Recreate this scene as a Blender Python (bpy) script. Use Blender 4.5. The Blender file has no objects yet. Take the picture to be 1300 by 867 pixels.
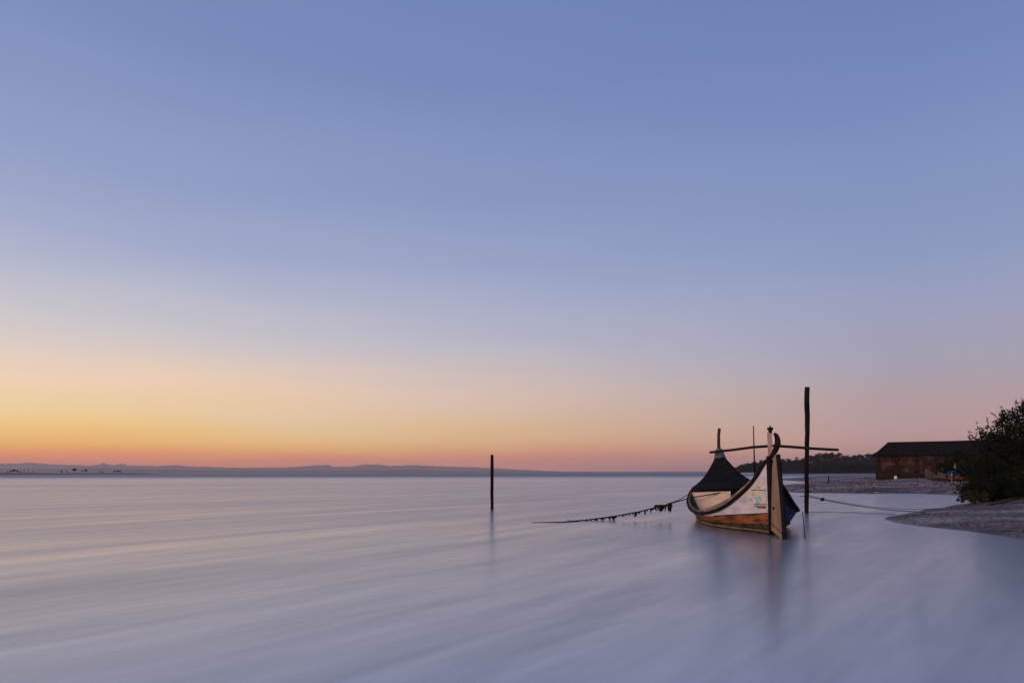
import bpy, math, random
import numpy as np
from mathutils import Vector, Matrix

random.seed(7); np.random.seed(7)
SC = bpy.context.scene
COL = SC.collection
R = math.radians

def lin(c):
    r = []
    for v in c:
        v = v/255.0
        r.append(v/12.92 if v <= 0.04045 else ((v+0.055)/1.055)**2.4)
    return (r[0], r[1], r[2], 1.0)

# ---------------------------------------------------------------- camera
CAMH = 1.7
FPX = 867.0
cam_d = bpy.data.cameras.new('camera'); cam = bpy.data.objects.new('camera', cam_d); COL.objects.link(cam)
cam.location = (0, 0, CAMH)
cam_d.sensor_width = 36; cam_d.lens = 24.01
cam_d.shift_y = (600-433.5)/1300
cam_d.clip_start = 0.1; cam_d.clip_end = 40000
cam.matrix_world = Matrix.Translation((0, 0, CAMH)) @ Matrix.Rotation(R(90), 4, 'X') @ Matrix.Rotation(R(-0.10), 4, 'Z')
SC.camera = cam

# ---------------------------------------------------------------- world: dusk sky
w = bpy.data.worlds.new('World'); SC.world = w; w.use_nodes = True
nt = w.node_tree; nt.nodes.clear()
def N(t, **k):
    n = nt.nodes.new(t)
    for a, b in k.items(): setattr(n, a, b)
    return n
L = nt.links.new
out = N('ShaderNodeOutputWorld'); bg = N('ShaderNodeBackground'); L(bg.outputs[0], out.inputs[0])
tc = N('ShaderNodeTexCoord'); sep = N('ShaderNodeSeparateXYZ'); L(tc.outputs['Generated'], sep.inputs[0])
asn = N('ShaderNodeMath', operation='ARCSINE'); L(sep.outputs[2], asn.inputs[0])
el = N('ShaderNodeMath', operation='MULTIPLY'); L(asn.outputs[0], el.inputs[0]); el.inputs[1].default_value = 2/math.pi
# faint streaks of high thin cloud make the bands uneven
nz = N('ShaderNodeTexNoise'); mp = N('ShaderNodeMapping'); mp.inputs['Scale'].default_value = (1.2, 1.2, 9)
L(tc.outputs['Generated'], mp.inputs[0]); L(mp.outputs[0], nz.inputs['Vector']); nz.inputs['Scale'].default_value = 1.6; nz.inputs['Detail'].default_value = 4
ns = N('ShaderNodeMapRange'); L(nz.outputs[0], ns.inputs[0]); ns.inputs[1].default_value = .3; ns.inputs[2].default_value = .7
ns.inputs[3].default_value = -.008; ns.inputs[4].default_value = .008
ad = N('ShaderNodeMath', operation='ADD'); L(el.outputs[0], ad.inputs[0]); L(ns.outputs[0], ad.inputs[1])
def ramp(stops):
    r = N('ShaderNodeValToRGB'); e = r.color_ramp.elements
    r.color_ramp.interpolation = 'EASE' if False else 'LINEAR'
    e[0].position = stops[0][0]; e[0].color = lin(stops[0][1])
    e[1].position = stops[-1][0]; e[1].color = lin(stops[-1][1])
    for p, c in stops[1:-1]:
        q = e.new(p); q.color = lin(c)
    L(ad.outputs[0], r.inputs[0]); return r
def ev(y, x):   # picture row and column of the photograph -> elevation/90
    return math.degrees(math.atan2(600-y, math.hypot(867, x-650)))/90
LEFT = [(0.0, (227, 128, 84)), (ev(592, 60), (254, 136, 76)), (ev(578, 60), (255, 154, 78)), (ev(562, 60), (255, 188, 88)), (ev(540, 60), (254, 207, 126)),
        (ev(515, 60), (249, 214, 160)), (ev(480, 60), (246, 215, 184)), (ev(440, 60), (226, 208, 198)), (ev(400, 60), (207, 201, 205)), (ev(340, 60), (182, 186, 205)),
        (ev(280, 60), (164, 172, 203)), (ev(180, 60), (145, 158, 197)), (ev(0, 60), (122, 140, 187)), (.6, (93, 115, 167)), (1.0, (81, 101, 154))]
RIGHT = [(0.0, (134, 110, 122)), (ev(590, 1240), (166, 124, 124)), (ev(572, 1240), (184, 140, 136)), (ev(545, 1240), (187, 152, 150)), (ev(510, 1240), (179, 156, 160)),
         (ev(460, 1240), (166, 160, 177)), (ev(400, 1240), (155, 159, 188)), (ev(320, 1240), (141, 155, 192)), (ev(200, 1240), (126, 145, 189)),
         (ev(100, 1240), (117, 137, 186)), (ev(0, 1240), (110, 130, 181)), (.6, (85, 107, 160)), (1.0, (72, 92, 146))]
rl, rr = ramp(LEFT), ramp(RIGHT)
cx = N('ShaderNodeCombineXYZ'); L(sep.outputs[0], cx.inputs[0]); L(sep.outputs[1], cx.inputs[1])
nrm = N('ShaderNodeVectorMath', operation='NORMALIZE'); L(cx.outputs[0], nrm.inputs[0])
dt = N('ShaderNodeVectorMath', operation='DOT_PRODUCT'); L(nrm.outputs[0], dt.inputs[0])
GA = R(-62); dt.inputs[1].default_value = (math.sin(GA), math.cos(GA), 0)
mr = N('ShaderNodeMapRange'); L(dt.outputs['Value'], mr.inputs[0])
mr.inputs[1].default_value = .94; mr.inputs[2].default_value = -.02; mr.inputs[3].default_value = 0; mr.inputs[4].default_value = 1
mx = N('ShaderNodeMix', data_type='RGBA'); L(mr.outputs[0], mx.inputs[0]); L(rl.outputs[0], mx.inputs[6]); L(rr.outputs[0], mx.inputs[7])
L(mx.outputs[2], bg.inputs[0]); bg.inputs[1].default_value = 1.03
w.cycles.sampling_method = 'AUTOMATIC'

# ---------------------------------------------------------------- sun lamp: added behind left of the camera to brighten the boat's near faces
sd = bpy.data.lights.new('warm_fill', 'SUN'); so = bpy.data.objects.new('warm_fill', sd); COL.objects.link(so)
sd.energy = 1.75; sd.angle = R(30); sd.color = (1.0, .66, .45)
sdir = Vector((math.sin(R(-136)), math.cos(R(-136)), math.tan(R(20)))).normalized()
so.rotation_euler = sdir.to_track_quat('Z', 'Y').to_euler(); so.location = (-20, -5, 12)

SC.view_settings.view_transform = 'Standard'; SC.view_settings.look = 'None'
SC.view_settings.exposure = 0; SC.view_settings.gamma = 1
SC.render.engine = 'CYCLES'
SC.cycles.volume_bounces = 1; SC.cycles.max_bounces = 6
SC.cycles.use_denoising = True

# ---------------------------------------------------------------- helpers
def at(x, y, Y):
    "photograph column/row at depth Y -> point in the place"
    return Vector(((x-650)/FPX*Y, Y, CAMH-(y-600)*Y/FPX))
def ground(x, y, z=0.0):
    Y = (CAMH-z)*FPX/(y-600)
    return Vector(((x-650)/FPX*Y, Y, z))

def tag(o, label=None, cat=None, group=None, kind=None):
    if label: o['label'] = label
    if cat: o['category'] = cat
    if group: o['group'] = group
    if kind: o['kind'] = kind
    return o
def empty(name, loc, rz=0):
    o = bpy.data.objects.new(name, None); COL.objects.link(o); o.location = loc; o.rotation_euler = (0, 0, rz); o.empty_display_size = .2
    return o

class MB:
    def __init__(s): s.v = []; s.f = []; s.m = []
    def face(s, pts, mi=0):
        n = len(s.v); s.v += [tuple(p) for p in pts]; s.f.append(tuple(range(n, n+len(pts)))); s.m.append(mi)
    def box(s, a, b, mi=0, M=None):
        n = len(s.v)
        for z in (a[2], b[2]):
            for x, y in ((a[0], a[1]), (b[0], a[1]), (b[0], b[1]), (a[0], b[1])):
                p = Vector((x, y, z)); s.v.append(tuple(M @ p if M else p))
        for q in ((3, 2, 1, 0), (4, 5, 6, 7), (0, 1, 5, 4), (1, 2, 6, 5), (2, 3, 7, 6), (3, 0, 4, 7)):
            s.f.append(tuple(n+i for i in q)); s.m.append(mi)
    def tube(s, pts, rad, seg=8, mi=0, flat=1.0):
        pts = [Vector(p) for p in pts]; k = len(pts)
        if not hasattr(rad, '__len__'): rad = [rad]*k
        n0 = len(s.v)
        prev = None
        for i, p in enumerate(pts):
            d = (pts[min(i+1, k-1)]-pts[max(i-1, 0)]).normalized()
            a = prev if prev is not None else (Vector((0, 0, 1)) if abs(d.z) < .9 else Vector((1, 0, 0)))
            a = (a-d*a.dot(d)).normalized(); prev = a; b = d.cross(a)
            for j in range(seg):
                t = 2*math.pi*j/seg
                s.v.append(tuple(p+(a*math.cos(t)+b*math.sin(t)*flat)*rad[i]))
        for i in range(k-1):
            for j in range(seg):
                q = n0+i*seg; j2 = (j+1) % seg
                s.f.append((q+j, q+j2, q+seg+j2, q+seg+j)); s.m.append(mi)
        s.f.append(tuple(n0+j for j in reversed(range(seg)))); s.m.append(mi)
        s.f.append(tuple(n0+(k-1)*seg+j for j in range(seg))); s.m.append(mi)
    def grid(s, rows, mi=0):
        n0 = len(s.v); w_ = len(rows[0])
        for r in rows: s.v += [tuple(p) for p in r]
        for i in range(len(rows)-1):
            for j in range(w_-1):
                q = n0+i*w_+j
                s.f.append((q, q+1, q+w_+1, q+w_)); s.m.append(mi)
    def build(s, name, mats, parent=None, smooth=False, solid=0):
        me = bpy.data.meshes.new(name); me.from_pydata(s.v, [], s.f)
        if not isinstance(mats, (list, tuple)): mats = [mats]
        for m in mats: me.materials.append(m)
        me.polygons.foreach_set('material_index', s.m)
        if smooth: me.polygons.foreach_set('use_smooth', [True]*len(s.f))
        me.update()
        o = bpy.data.objects.new(name, me); COL.objects.link(o)
        if parent: o.parent = parent
        if solid:
            md = o.modifiers.new('thick', 'SOLIDIFY'); md.thickness = abs(solid); md.offset = -1 if solid > 0 else 1
        return o

def mat(name, c, rough=.8, c2=None, scale=5, stretch=(1, 1, 1), bump=0, bscale=40, spec=.07, lo=.4, hi=.6, detail=5, c3=None, coord='Object'):
    m = bpy.data.materials.new(name); m.use_nodes = True; t = m.node_tree; b = t.nodes['Principled BSDF']
    b.inputs['Roughness'].default_value = rough; b.inputs['Specular IOR Level'].default_value = spec
    c = tuple(c)+(1,); b.inputs['Base Color'].default_value = c
    co = t.nodes.new('ShaderNodeTexCoord'); ma = t.nodes.new('ShaderNodeMapping'); ma.inputs['Scale'].default_value = stretch
    t.links.new(co.outputs[coord], ma.inputs[0])
    if c2:
        no = t.nodes.new('ShaderNodeTexNoise'); no.inputs['Scale'].default_value = scale; no.inputs['Detail'].default_value = detail
        t.links.new(ma.outputs[0], no.inputs['Vector'])
        cr = t.nodes.new('ShaderNodeValToRGB'); cr.color_ramp.elements[0].position = lo; cr.color_ramp.elements[1].position = hi
        cr.color_ramp.elements[0].color = c; cr.color_ramp.elements[1].color = tuple(c2)+(1,)
        if c3:
            q = cr.color_ramp.elements.new((lo+hi)/2); q.color = tuple(c3)+(1,)
        t.links.new(no.outputs[0], cr.inputs[0]); t.links.new(cr.outputs[0], b.inputs['Base Color'])
    if bump:
        n2 = t.nodes.new('ShaderNodeTexNoise'); n2.inputs['Scale'].default_value = bscale; n2.inputs['Detail'].default_value = 6
        t.links.new(ma.outputs[0], n2.inputs['Vector'])
        bu = t.nodes.new('ShaderNodeBump'); bu.inputs['Strength'].default_value = 1; bu.inputs['Distance'].default_value = bump
        t.links.new(n2.outputs[0], bu.inputs['Height']); t.links.new(bu.outputs[0], b.inputs['Normal'])
    return m

M = dict(
    darkwood=mat('dark_wood', (.025, .02, .018), .85, (.06, .042, .032), 6, (1, 1, .12), .01, 30),
    stake=mat('stake_wood', (.006, .005, .005), .95, (.016, .011, .01), 8, (1, 1, .12), .015, 25),
    tan=mat('tan_wood', (.22, .125, .075), .75, (.31, .2, .135), 5, (1, 1, .35), .004, 30, lo=.35, hi=.65),
    deckwood=mat('deck_wood', (.08, .055, .045), .8, (.2, .13, .085), 4, (1, 1, 1), .006, 30),
    black=mat('black_paint', (.006, .0055, .007), .7, (.014, .012, .014), 9, bump=.003),
    tar=mat('tarred_boards', (.006, .006, .009), .85, (.016, .014, .018), 6, (3, .4, 1), .004, 20),
    white=mat('white_paint', (.56, .53, .57), .6, (.38, .34, .34), 3.2, (.6, 1, 2.2), .004, 25, lo=.42, hi=.74, detail=8, spec=.2),
    orange=mat('orange_paint', (.27, .085, .035), .7, (.08, .035, .022), 3, (.5, 1, 3), .004, 20, c3=(.2, .07, .03), detail=8),
    bottom=mat('weathered_bottom', (.02, .018, .014), .8, (.07, .05, .025), 4, (1, 1, 3), .006, 20),
    wash=mat('wash_board_wood', (.13, .085, .06), .8, (.27, .18, .12), 4, (.6, 1, 1), .006, 30),
    worn=mat('worn_planks', (.1, .09, .1), .8, (.2, .18, .19), 4, bump=.004),
    brown=mat('brown_planks', (.06, .04, .03), .8, (.13, .08, .055), 4, bump=.004),
    strip=mat('rubbing_strip', (.12, .08, .045), .8, (.2, .14, .085), 4, bump=.004),
    blue=mat('blue_paint', (.012, .026, .07), .6, (.018, .04, .1), 3, bump=.003),
    inner=mat('inner_boards', (.04, .035, .04), .85, (.09, .07, .06), 4, bump=.004),
    plank=mat('pale_bulkhead', (.78, .58, .45), .7, (.58, .42, .33), 2.5, (1, 1, 5), .004, 25, lo=.3, hi=.7, c3=(.78, .6, .48)),
    pale=mat('pale_post', (.42, .3, .27), .7, (.32, .22, .2), 10, bump=.002),
    redwood=mat('red_brown_wood', (.012, .005, .005), .8, (.035, .011, .008), 8, bump=.004),
    neck=mat('neck_wood', (.06, .03, .025), .8, (.035, .018, .015), 8, bump=.004),
    grey=mat('grey_cap', (.14, .14, .16), .7, (.08, .08, .1), 8, bump=.003),
    rope=mat('rope_fibre', (.012, .011, .012), .9, (.03, .026, .025), 30),
    weed=mat('seaweed', (.008, .009, .006), .8, (.022, .018, .01), 10),
    log=mat('driftwood', (.05, .035, .03), .9, (.1, .075, .06), 6, (.3, 1, 1), .01, 25),
    brick=mat('old_brick', (.024, .01, .009), .9, (.085, .052, .048), .9, (1, 1, 1), .02, 4, lo=.38, hi=.66, c3=(.042, .02, .019)),
    pier=mat('brick_pier', (.012, .009, .009), .9, (.03, .02, .018), 2, bump=.01),
    tile=mat('roof_tiles', (.008, .006, .006), .9, (.017, .01, .009), 1.5, (3, .4, 1), .05, 3),
    shadow=mat('shaded_door', (.025, .02, .02), .9, (.04, .03, .028), 3),  # shade of the dark bays put into the door colour
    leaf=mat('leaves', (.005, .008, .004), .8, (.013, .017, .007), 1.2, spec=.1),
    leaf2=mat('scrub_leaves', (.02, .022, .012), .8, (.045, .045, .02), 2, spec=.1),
    bark=mat('bark', (.012, .01, .008), .9, (.025, .02, .016), 6, bump=.01),
    pine=mat('pine_foliage', (.004, .007, .011), .95, (.008, .012, .016), .05, coord='Generated'),
    hill=mat('distant_hill', (.07, .07, .07), .95, (.1, .09, .08), .002),
    spit=mat('spit_land', (.05, .045, .045), .95),
    whitep=mat('white_plastic', (.75, .75, .75), .5, (.6, .6, .62), 9),
    tarp=mat('blue_tarp', (.012, .028, .1), .6, (.02, .05, .16), 4, bump=.01),
    ivory=mat('yellow_float', (.4, .34, .14), .5, (.3, .25, .1), 9),
)

# ---------------------------------------------------------------- water
def water_mat():
    m = bpy.data.materials.new('water'); m.use_nodes = True; t = m.node_tree; b = t.nodes['Principled BSDF']
    K = t.links.new
    def n(ty, **k):
        q = t.nodes.new(ty)
        for a, v in k.items(): setattr(q, a, v)
        return q
    co = n('ShaderNodeTexCoord')
    def flow(deg, sx, sy, scale, detail=4, dist=0.0, off=0):
        # streaks drawn out along the current
        r = n('ShaderNodeMapping'); r.inputs['Rotation'].default_value = (0, 0, R(deg)); K(co.outputs['Object'], r.inputs[0])
        ma = n('ShaderNodeMapping'); ma.inputs['Scale'].default_value = (sx, sy, 1); ma.inputs['Location'].default_value = (off, off, 0); K(r.outputs[0], ma.inputs[0])
        no = n('ShaderNodeTexNoise'); no.inputs['Scale'].default_value = scale; no.inputs['Detail'].default_value = detail; no.inputs['Distortion'].default_value = dist
        K(ma.outputs[0], no.inputs['Vector']); return no
    f1 = flow(-52, .07, 1.0, .5, 3, .35)
    f2 = flow(-12, .05, .55, .09, 4, .4, 3)
    f3 = flow(-60, .09, 1.0, 1.3, 2.5, .3, 9)
    a = n('ShaderNodeMath', operation='ADD'); K(f1.outputs[0], a.inputs[0]); K(f2.outputs[0], a.inputs[1])
    a2 = n('ShaderNodeMath', operation='MULTIPLY_ADD'); K(f3.outputs[0], a2.inputs[0]); a2.inputs[1].default_value = .45; K(a.outputs[0], a2.inputs[2])
    ff = flow(-50, .13, 1.0, 4.0, 2, .3, 6)
    a3 = n('ShaderNodeMath', operation='MULTIPLY_ADD'); K(ff.outputs[0], a3.inputs[0]); a3.inputs[1].default_value = .3; K(a2.outputs[0], a3.inputs[2])
    nr = n('ShaderNodeMapRange'); K(a3.outputs[0], nr.inputs[0]); nr.inputs[1].default_value = 1.08; nr.inputs[2].default_value = 1.68
    cr = n('ShaderNodeValToRGB'); K(nr.outputs[0], cr.inputs[0])
    cr.color_ramp.elements[0].color = (.08, .105, .14, 1); cr.color_ramp.elements[1].color = (.31, .28, .275, 1)
    rm = n('ShaderNodeMapRange'); K(nr.outputs[0], rm.inputs[0]); rm.inputs[3].default_value = .28; rm.inputs[4].default_value = .2
    # wind-ruffled open water past the channel edge, its darker sky reflection put into the colour
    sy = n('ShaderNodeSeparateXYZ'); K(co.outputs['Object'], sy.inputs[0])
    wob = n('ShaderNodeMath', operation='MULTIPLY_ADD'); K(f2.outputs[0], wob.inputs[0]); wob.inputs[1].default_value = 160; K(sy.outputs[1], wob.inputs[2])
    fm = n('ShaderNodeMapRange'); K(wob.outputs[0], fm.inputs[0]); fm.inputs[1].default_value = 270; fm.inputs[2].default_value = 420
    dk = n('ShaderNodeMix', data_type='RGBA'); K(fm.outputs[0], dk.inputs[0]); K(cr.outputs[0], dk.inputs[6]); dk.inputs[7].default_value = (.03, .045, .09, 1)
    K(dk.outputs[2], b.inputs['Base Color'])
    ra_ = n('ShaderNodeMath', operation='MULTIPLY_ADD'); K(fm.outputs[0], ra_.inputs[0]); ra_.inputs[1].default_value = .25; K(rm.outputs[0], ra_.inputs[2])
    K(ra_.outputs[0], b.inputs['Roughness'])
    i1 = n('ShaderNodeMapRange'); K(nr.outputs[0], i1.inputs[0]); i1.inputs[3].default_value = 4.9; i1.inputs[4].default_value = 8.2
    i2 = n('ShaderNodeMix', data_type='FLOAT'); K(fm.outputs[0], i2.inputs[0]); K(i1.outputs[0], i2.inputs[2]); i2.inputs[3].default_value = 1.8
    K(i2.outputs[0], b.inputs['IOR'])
    return m
wm = MB()
xs = [-14800, -2000, -400, -80, -20, 0, 20, 80, 400, 2000, 14800]
wm.grid([[(x, y, 0) for x in xs] for y in xs])
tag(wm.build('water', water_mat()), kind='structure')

# ---------------------------------------------------------------- haze
hz = MB(); hz.box((-15000, -15000, -3), (15000, 15000, 245))
hm = bpy.data.materials.new('haze'); hm.use_nodes = True; t = hm.node_tree; t.nodes.remove(t.nodes['Principled BSDF'])
pv = t.nodes.new('ShaderNodeVolumePrincipled'); pv.inputs['Color'].default_value = (1, .88, .82, 1); pv.inputs['Density'].default_value = 0.00006
t.links.new(pv.outputs[0], t.nodes['Material Output'].inputs['Volume'])
tag(hz.build('haze', hm), kind='stuff')

# ---------------------------------------------------------------- sand shore
SHORE = [ground(*p) for p in [(1125, 660), (1145, 665), (1170, 669), (1200, 672), (1230, 675), (1262, 680), (1300, 686), (1380, 700), (1560, 740)]]
SHORE += [Vector((40, 10, 0)), Vector((220, 10, 0)), Vector((260, 260, 0)), Vector((120, 240, 0)), Vector((75, 190, 0)), Vector((62, 165, 0)), Vector((52, 120, 0)), Vector((44, 100, 0)), Vector((37, 92, 0)), Vector((31, 82, 0)),
          Vector((24.0, 62, 0))]
SHORE += [ground(*p) for p in [(1010, 626), (1060, 626.5), (1110, 627.5), (1160, 627.5), (1195, 628.5), (1218, 630.5), (1232, 633.5), (1238, 637), (1228, 640.5), (1205, 643.5), (1180, 646.5), (1152, 652), (1132, 656.5)]]
PX = np.array([p.x for p in SHORE]); PY = np.array([p.y for p in SHORE])
def sdist(X, Y):
    X = np.asarray(X, float); Y = np.asarray(Y, float)
    d = np.full(X.shape, 1e9); ins = np.zeros(X.shape, bool); n = len(PX)
    for i in range(n):
        x0, y0, x1, y1 = PX[i], PY[i], PX[(i+1) % n], PY[(i+1) % n]
        dx, dy = x1-x0, y1-y0; tt = np.clip(((X-x0)*dx+(Y-y0)*dy)/(dx*dx+dy*dy), 0, 1)
        d = np.minimum(d, np.hypot(X-x0-tt*dx, Y-y0-tt*dy))
        c = ((y0 > Y) != (y1 > Y)) & (X < (x1-x0)*(Y-y0)/(y1-y0+1e-12)+x0); ins ^= c
    return np.where(ins, d, -d)
def sstep(a, b, v):
    q = np.clip((v-a)/(b-a), 0, 1); return q*q*(3-2*q)
def wav(X, Y):
    return (np.sin(X*.9+np.sin(Y*.37)*2)*np.sin(Y*.55+1.3)+.5*np.sin(X*2.3+Y*.7)*np.sin(Y*1.9-X*.6)+.3*np.sin(X*5.1-Y*3.3))
def height(X, Y):
    d = sdist(X, Y)+.25*wav(X*.8, Y*.5)*np.clip(np.asarray(Y)/60, .35, 1.6)
    near = .19*(1-np.exp(-np.maximum(d, 0)/1.6))
    far = np.clip(d, 0, 60)*.010*sstep(45, 70, Y)
    rise = .42*sstep(17, 25, X)*sstep(25, 33, Y)*sstep(0, 5, d)*(1-sstep(50, 75, Y))
    bank = .45*sstep(42, 56, X)*sstep(60, 88, Y)*sstep(3, 12, d)
    h = near+far+rise+bank+.02*wav(X, Y)*sstep(0, 2, d)+.05*wav(X*.25, Y*.2)*sstep(2, 10, d)
    return np.where(d > 0, h, d*.12)
def hgt(x, y): return float(height(np.array([x]), np.array([y]))[0])
rows_y = np.concatenate([np.linspace(9, 45, 190), np.geomspace(45.3, 110, 160), np.geomspace(111, 262, 60)])
cols = np.linspace(285, 1150, 330)/FPX
Xg, Yg = np.meshgrid(cols, rows_y); Xg = Xg*Yg
Hg = height(Xg, Yg)
sm = MB(); nr_, nc_ = Xg.shape
sm.v = list(zip(Xg.ravel().tolist(), Yg.ravel().tolist(), Hg.ravel().tolist()))
for i in range(nr_-1):
    for j in range(nc_-1):
        q = i*nc_+j
        if max(Hg[i, j], Hg[i+1, j], Hg[i, j+1], Hg[i+1, j+1]) > -.3:
            sm.f.append((q, q+1, q+nc_+1, q+nc_)); sm.m.append(0)
def sand_mat():
    m = bpy.data.materials.new('sand'); m.use_nodes = True; t = m.node_tree; b = t.nodes['Principled BSDF']; K = t.links.new
    b.inputs['Roughness'].default_value = .9; b.inputs['Specular IOR Level'].default_value = .2
    co = t.nodes.new('ShaderNodeTexCoord')
    def noise(s, d, sc=(1, 1, 1)):
        ma = t.nodes.new('ShaderNodeMapping'); ma.inputs['Scale'].default_value = sc; K(co.outputs['Object'], ma.inputs[0])
        n = t.nodes.new('ShaderNodeTexNoise'); n.inputs['Scale'].default_value = s; n.inputs['Detail'].default_value = d; K(ma.outputs[0], n.inputs[0]); return n
    n1 = noise(7, 8); n2 = noise(.12, 6, (.5, 1.6, 1)); n3 = noise(.5, 5, (.35, 1, 1))
    r1 = t.nodes.new('ShaderNodeValToRGB'); K(n1.outputs[0], r1.inputs[0])
    r1.color_ramp.elements[0].position = .38; r1.color_ramp.elements[1].position = .66
    r1.color_ramp.elements[0].color = (.12, .108, .112, 1); r1.color_ramp.elements[1].color = (.46, .42, .42, 1)
    r2 = t.nodes.new('ShaderNodeValToRGB'); K(n2.outputs[0], r2.inputs[0])
    r2.color_ramp.elements[0].position = .42; r2.color_ramp.elements[1].position = .56
    r2.color_ramp.elements[0].color = (.5, .42, .42, 1); r2.color_ramp.elements[1].color = (1, .95, .93, 1)
    r3 = t.nodes.new('ShaderNodeValToRGB'); K(n3.outputs[0], r3.inputs[0])
    r3.color_ramp.elements[0].position = .40; r3.color_ramp.elements[1].position = .5
    r3.color_ramp.elements[0].color = (.22, .2, .22, 1); r3.color_ramp.elements[1].color = (1, 1, 1, 1)
    m1 = t.nodes.new('ShaderNodeMix'); m1.data_type = 'RGBA'; m1.blend_type = 'MULTIPLY'; m1.inputs[0].default_value = 1
    K(r1.outputs[0], m1.inputs[6]); K(r2.outputs[0], m1.inputs[7])
    # dark weed lines only on the higher flats: wet rim near the waterline is darker
    m2 = t.nodes.new('ShaderNodeMix'); m2.data_type = 'RGBA'; m2.blend_type = 'MULTIPLY'; m2.inputs[0].default_value = .7
    K(m1.outputs[2], m2.inputs[6]); K(r3.outputs[0], m2.inputs[7])
    sp = t.nodes.new('ShaderNodeSeparateXYZ'); K(co.outputs['Object'], sp.inputs[0])
    wr = t.nodes.new('ShaderNodeMapRange'); K(sp.outputs[2], wr.inputs[0]); wr.inputs[1].default_value = .0; wr.inputs[2].default_value = .09; wr.inputs[3].default_value = .55; wr.inputs[4].default_value = 1
    m3 = t.nodes.new('ShaderNodeMix'); m3.data_type = 'RGBA'; m3.blend_type = 'MULTIPLY'; m3.inputs[0].default_value = 1
    K(m2.outputs[2], m3.inputs[6]); K(wr.outputs[0], m3.inputs[7]); K(m3.outputs[2], b.inputs['Base Color'])
    wr2 = t.nodes.new('ShaderNodeMapRange'); K(sp.outputs[2], wr2.inputs[0]); wr2.inputs[1].default_value = .0; wr2.inputs[2].default_value = .07; wr2.inputs[3].default_value = .35; wr2.inputs[4].default_value = .9; K(wr2.outputs[0], b.inputs['Roughness'])
    n4 = noise(14, 6); bu = t.nodes.new('ShaderNodeBump'); bu.inputs['Distance'].default_value = .05; K(n4.outputs[0], bu.inputs['Height']); n5 = noise(2.6, 4); b5 = t.nodes.new('ShaderNodeBump'); b5.inputs['Distance'].default_value = .16; K(n5.outputs[0], b5.inputs['Height']); K(bu.outputs[0], b5.inputs['Normal']); K(b5.outputs[0], b.inputs['Normal'])
    return m
tag(sm.build('sand_shore', sand_mat(), smooth=True), kind='structure')

# pebbles, shells and scraps of weed scattered on the shore
pb = MB(); rg = random.Random(5)
for i in range(5200):
    if i < 2600: x, y = rg.uniform(12, 34), rg.uniform(15, 46)
    else:
        y = rg.uniform(50, 120); x = y*rg.uniform(.38, .74)
    h = hgt(x, y)
    if h < .03: continue
    r = rg.uniform(.012, .04)*(1 if y < 48 else 3.0); a = rg.uniform(0, 6.28); mi = 0 if rg.random() < .8 else 1
    c = Vector((x, y, h+r*.2)); ring = [c+Vector((math.cos(a+k*1.2566)*r*rg.uniform(.8, 1.7), math.sin(a+k*1.2566)*r*rg.uniform(.7, 1.2), 0)) for k in range(5)]
    top = c+Vector((0, 0, r*rg.uniform(.4, .8)))
    for k in range(5): pb.face([ring[k], ring[(k+1) % 5], top], mi)
tag(pb.build('pebbles', [mat('pebble_dark', (.05, .045, .045), .9), mat('pebble_pale', (.3, .27, .26), .8)]), kind='stuff')

# ---------------------------------------------------------------- far hills and spit (heights read off the skyline, built at their distance)
def ridge(name, prof, Y, mt, depth=500, rough=3, seed=0):
    rg = random.Random(seed); m = MB()
    xs = np.arange(prof[0][0], prof[-1][0]+1, 3.0); ys = np.interp(xs, [p[0] for p in prof], [p[1] for p in prof])
    rows = []
    for k, (dz, fr) in enumerate(((-depth, -.02), (-depth*.5, .45), (-depth*.15, .85), (0, 1), (depth*.3, .8), (depth*.8, -.02))):
        row = []
        for x, y in zip(xs, ys):
            h = max(0, (600.2-y))*Y/FPX; X = (x-650)/FPX*Y
            row.append((X*(1+.0*k), Y+dz+rg.uniform(-.1, .1)*depth*.3, h*fr*(1+rg.uniform(-.04, .04)*(k == 3))+rg.uniform(-1, 1)*rough*.1 if fr > 0 else -1.5))
        rows.append(row)
    m.grid(rows); return tag(m.build(name, mt, smooth=True), kind='structure')
ridge('hills', [(-500, 588), (-200, 583), (-60, 587.5), (0, 587), (22, 587.3), (40, 586), (55, 588), (100, 589.4), (116, 590), (126, 588.6), (132, 586.6), (140, 589.4), (148, 588.8), (154, 587.2), (162, 590), (200, 590.5), (225, 589.5), (245, 591.5), (300, 593), (370, 592.5), (400, 590.2), (416, 589.7), (424, 592), (445, 592), (462, 589.3), (480, 589), (495, 591.6), (520, 589.8), (540, 591), (600, 593), (640, 595), (700, 598), (760, 600.2)], 13800, M['hill'], seed=1)
ridge('hills', [(-500, 592), (0, 593.5), (60, 594), (120, 593), (200, 595), (300, 596.5), (420, 597), (520, 596.4), (600, 597.4), (700, 598.6), (800, 599), (930, 598.6), (980, 600.1)], 9500, M['hill'], seed=2)
ridge('spit', [(-400, 598.2), (0, 598.6), (100, 598.8), (180, 599.2), (206, 600.1)], 1500, M['spit'], depth=60, rough=1, seed=3)
ridge('headland', [(930, 600.1), (938, 597), (950, 594), (968, 592), (985, 592), (1003, 589.5), (1020, 588), (1040, 585), (1062, 583.5), (1075, 586), (1100, 583), (1125, 582), (1180, 580), (1300, 576), (1500, 576), (1700, 585)], 1000, M['pine'], depth=120, rough=4, seed=4)
ridge('beach', [(900, 600.05), (920, 599.0), (955, 598.9), (975, 600.05)], 880, mat('pale_sand', (.5, .46, .44), .9), depth=8, rough=.1, seed=6)

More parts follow.
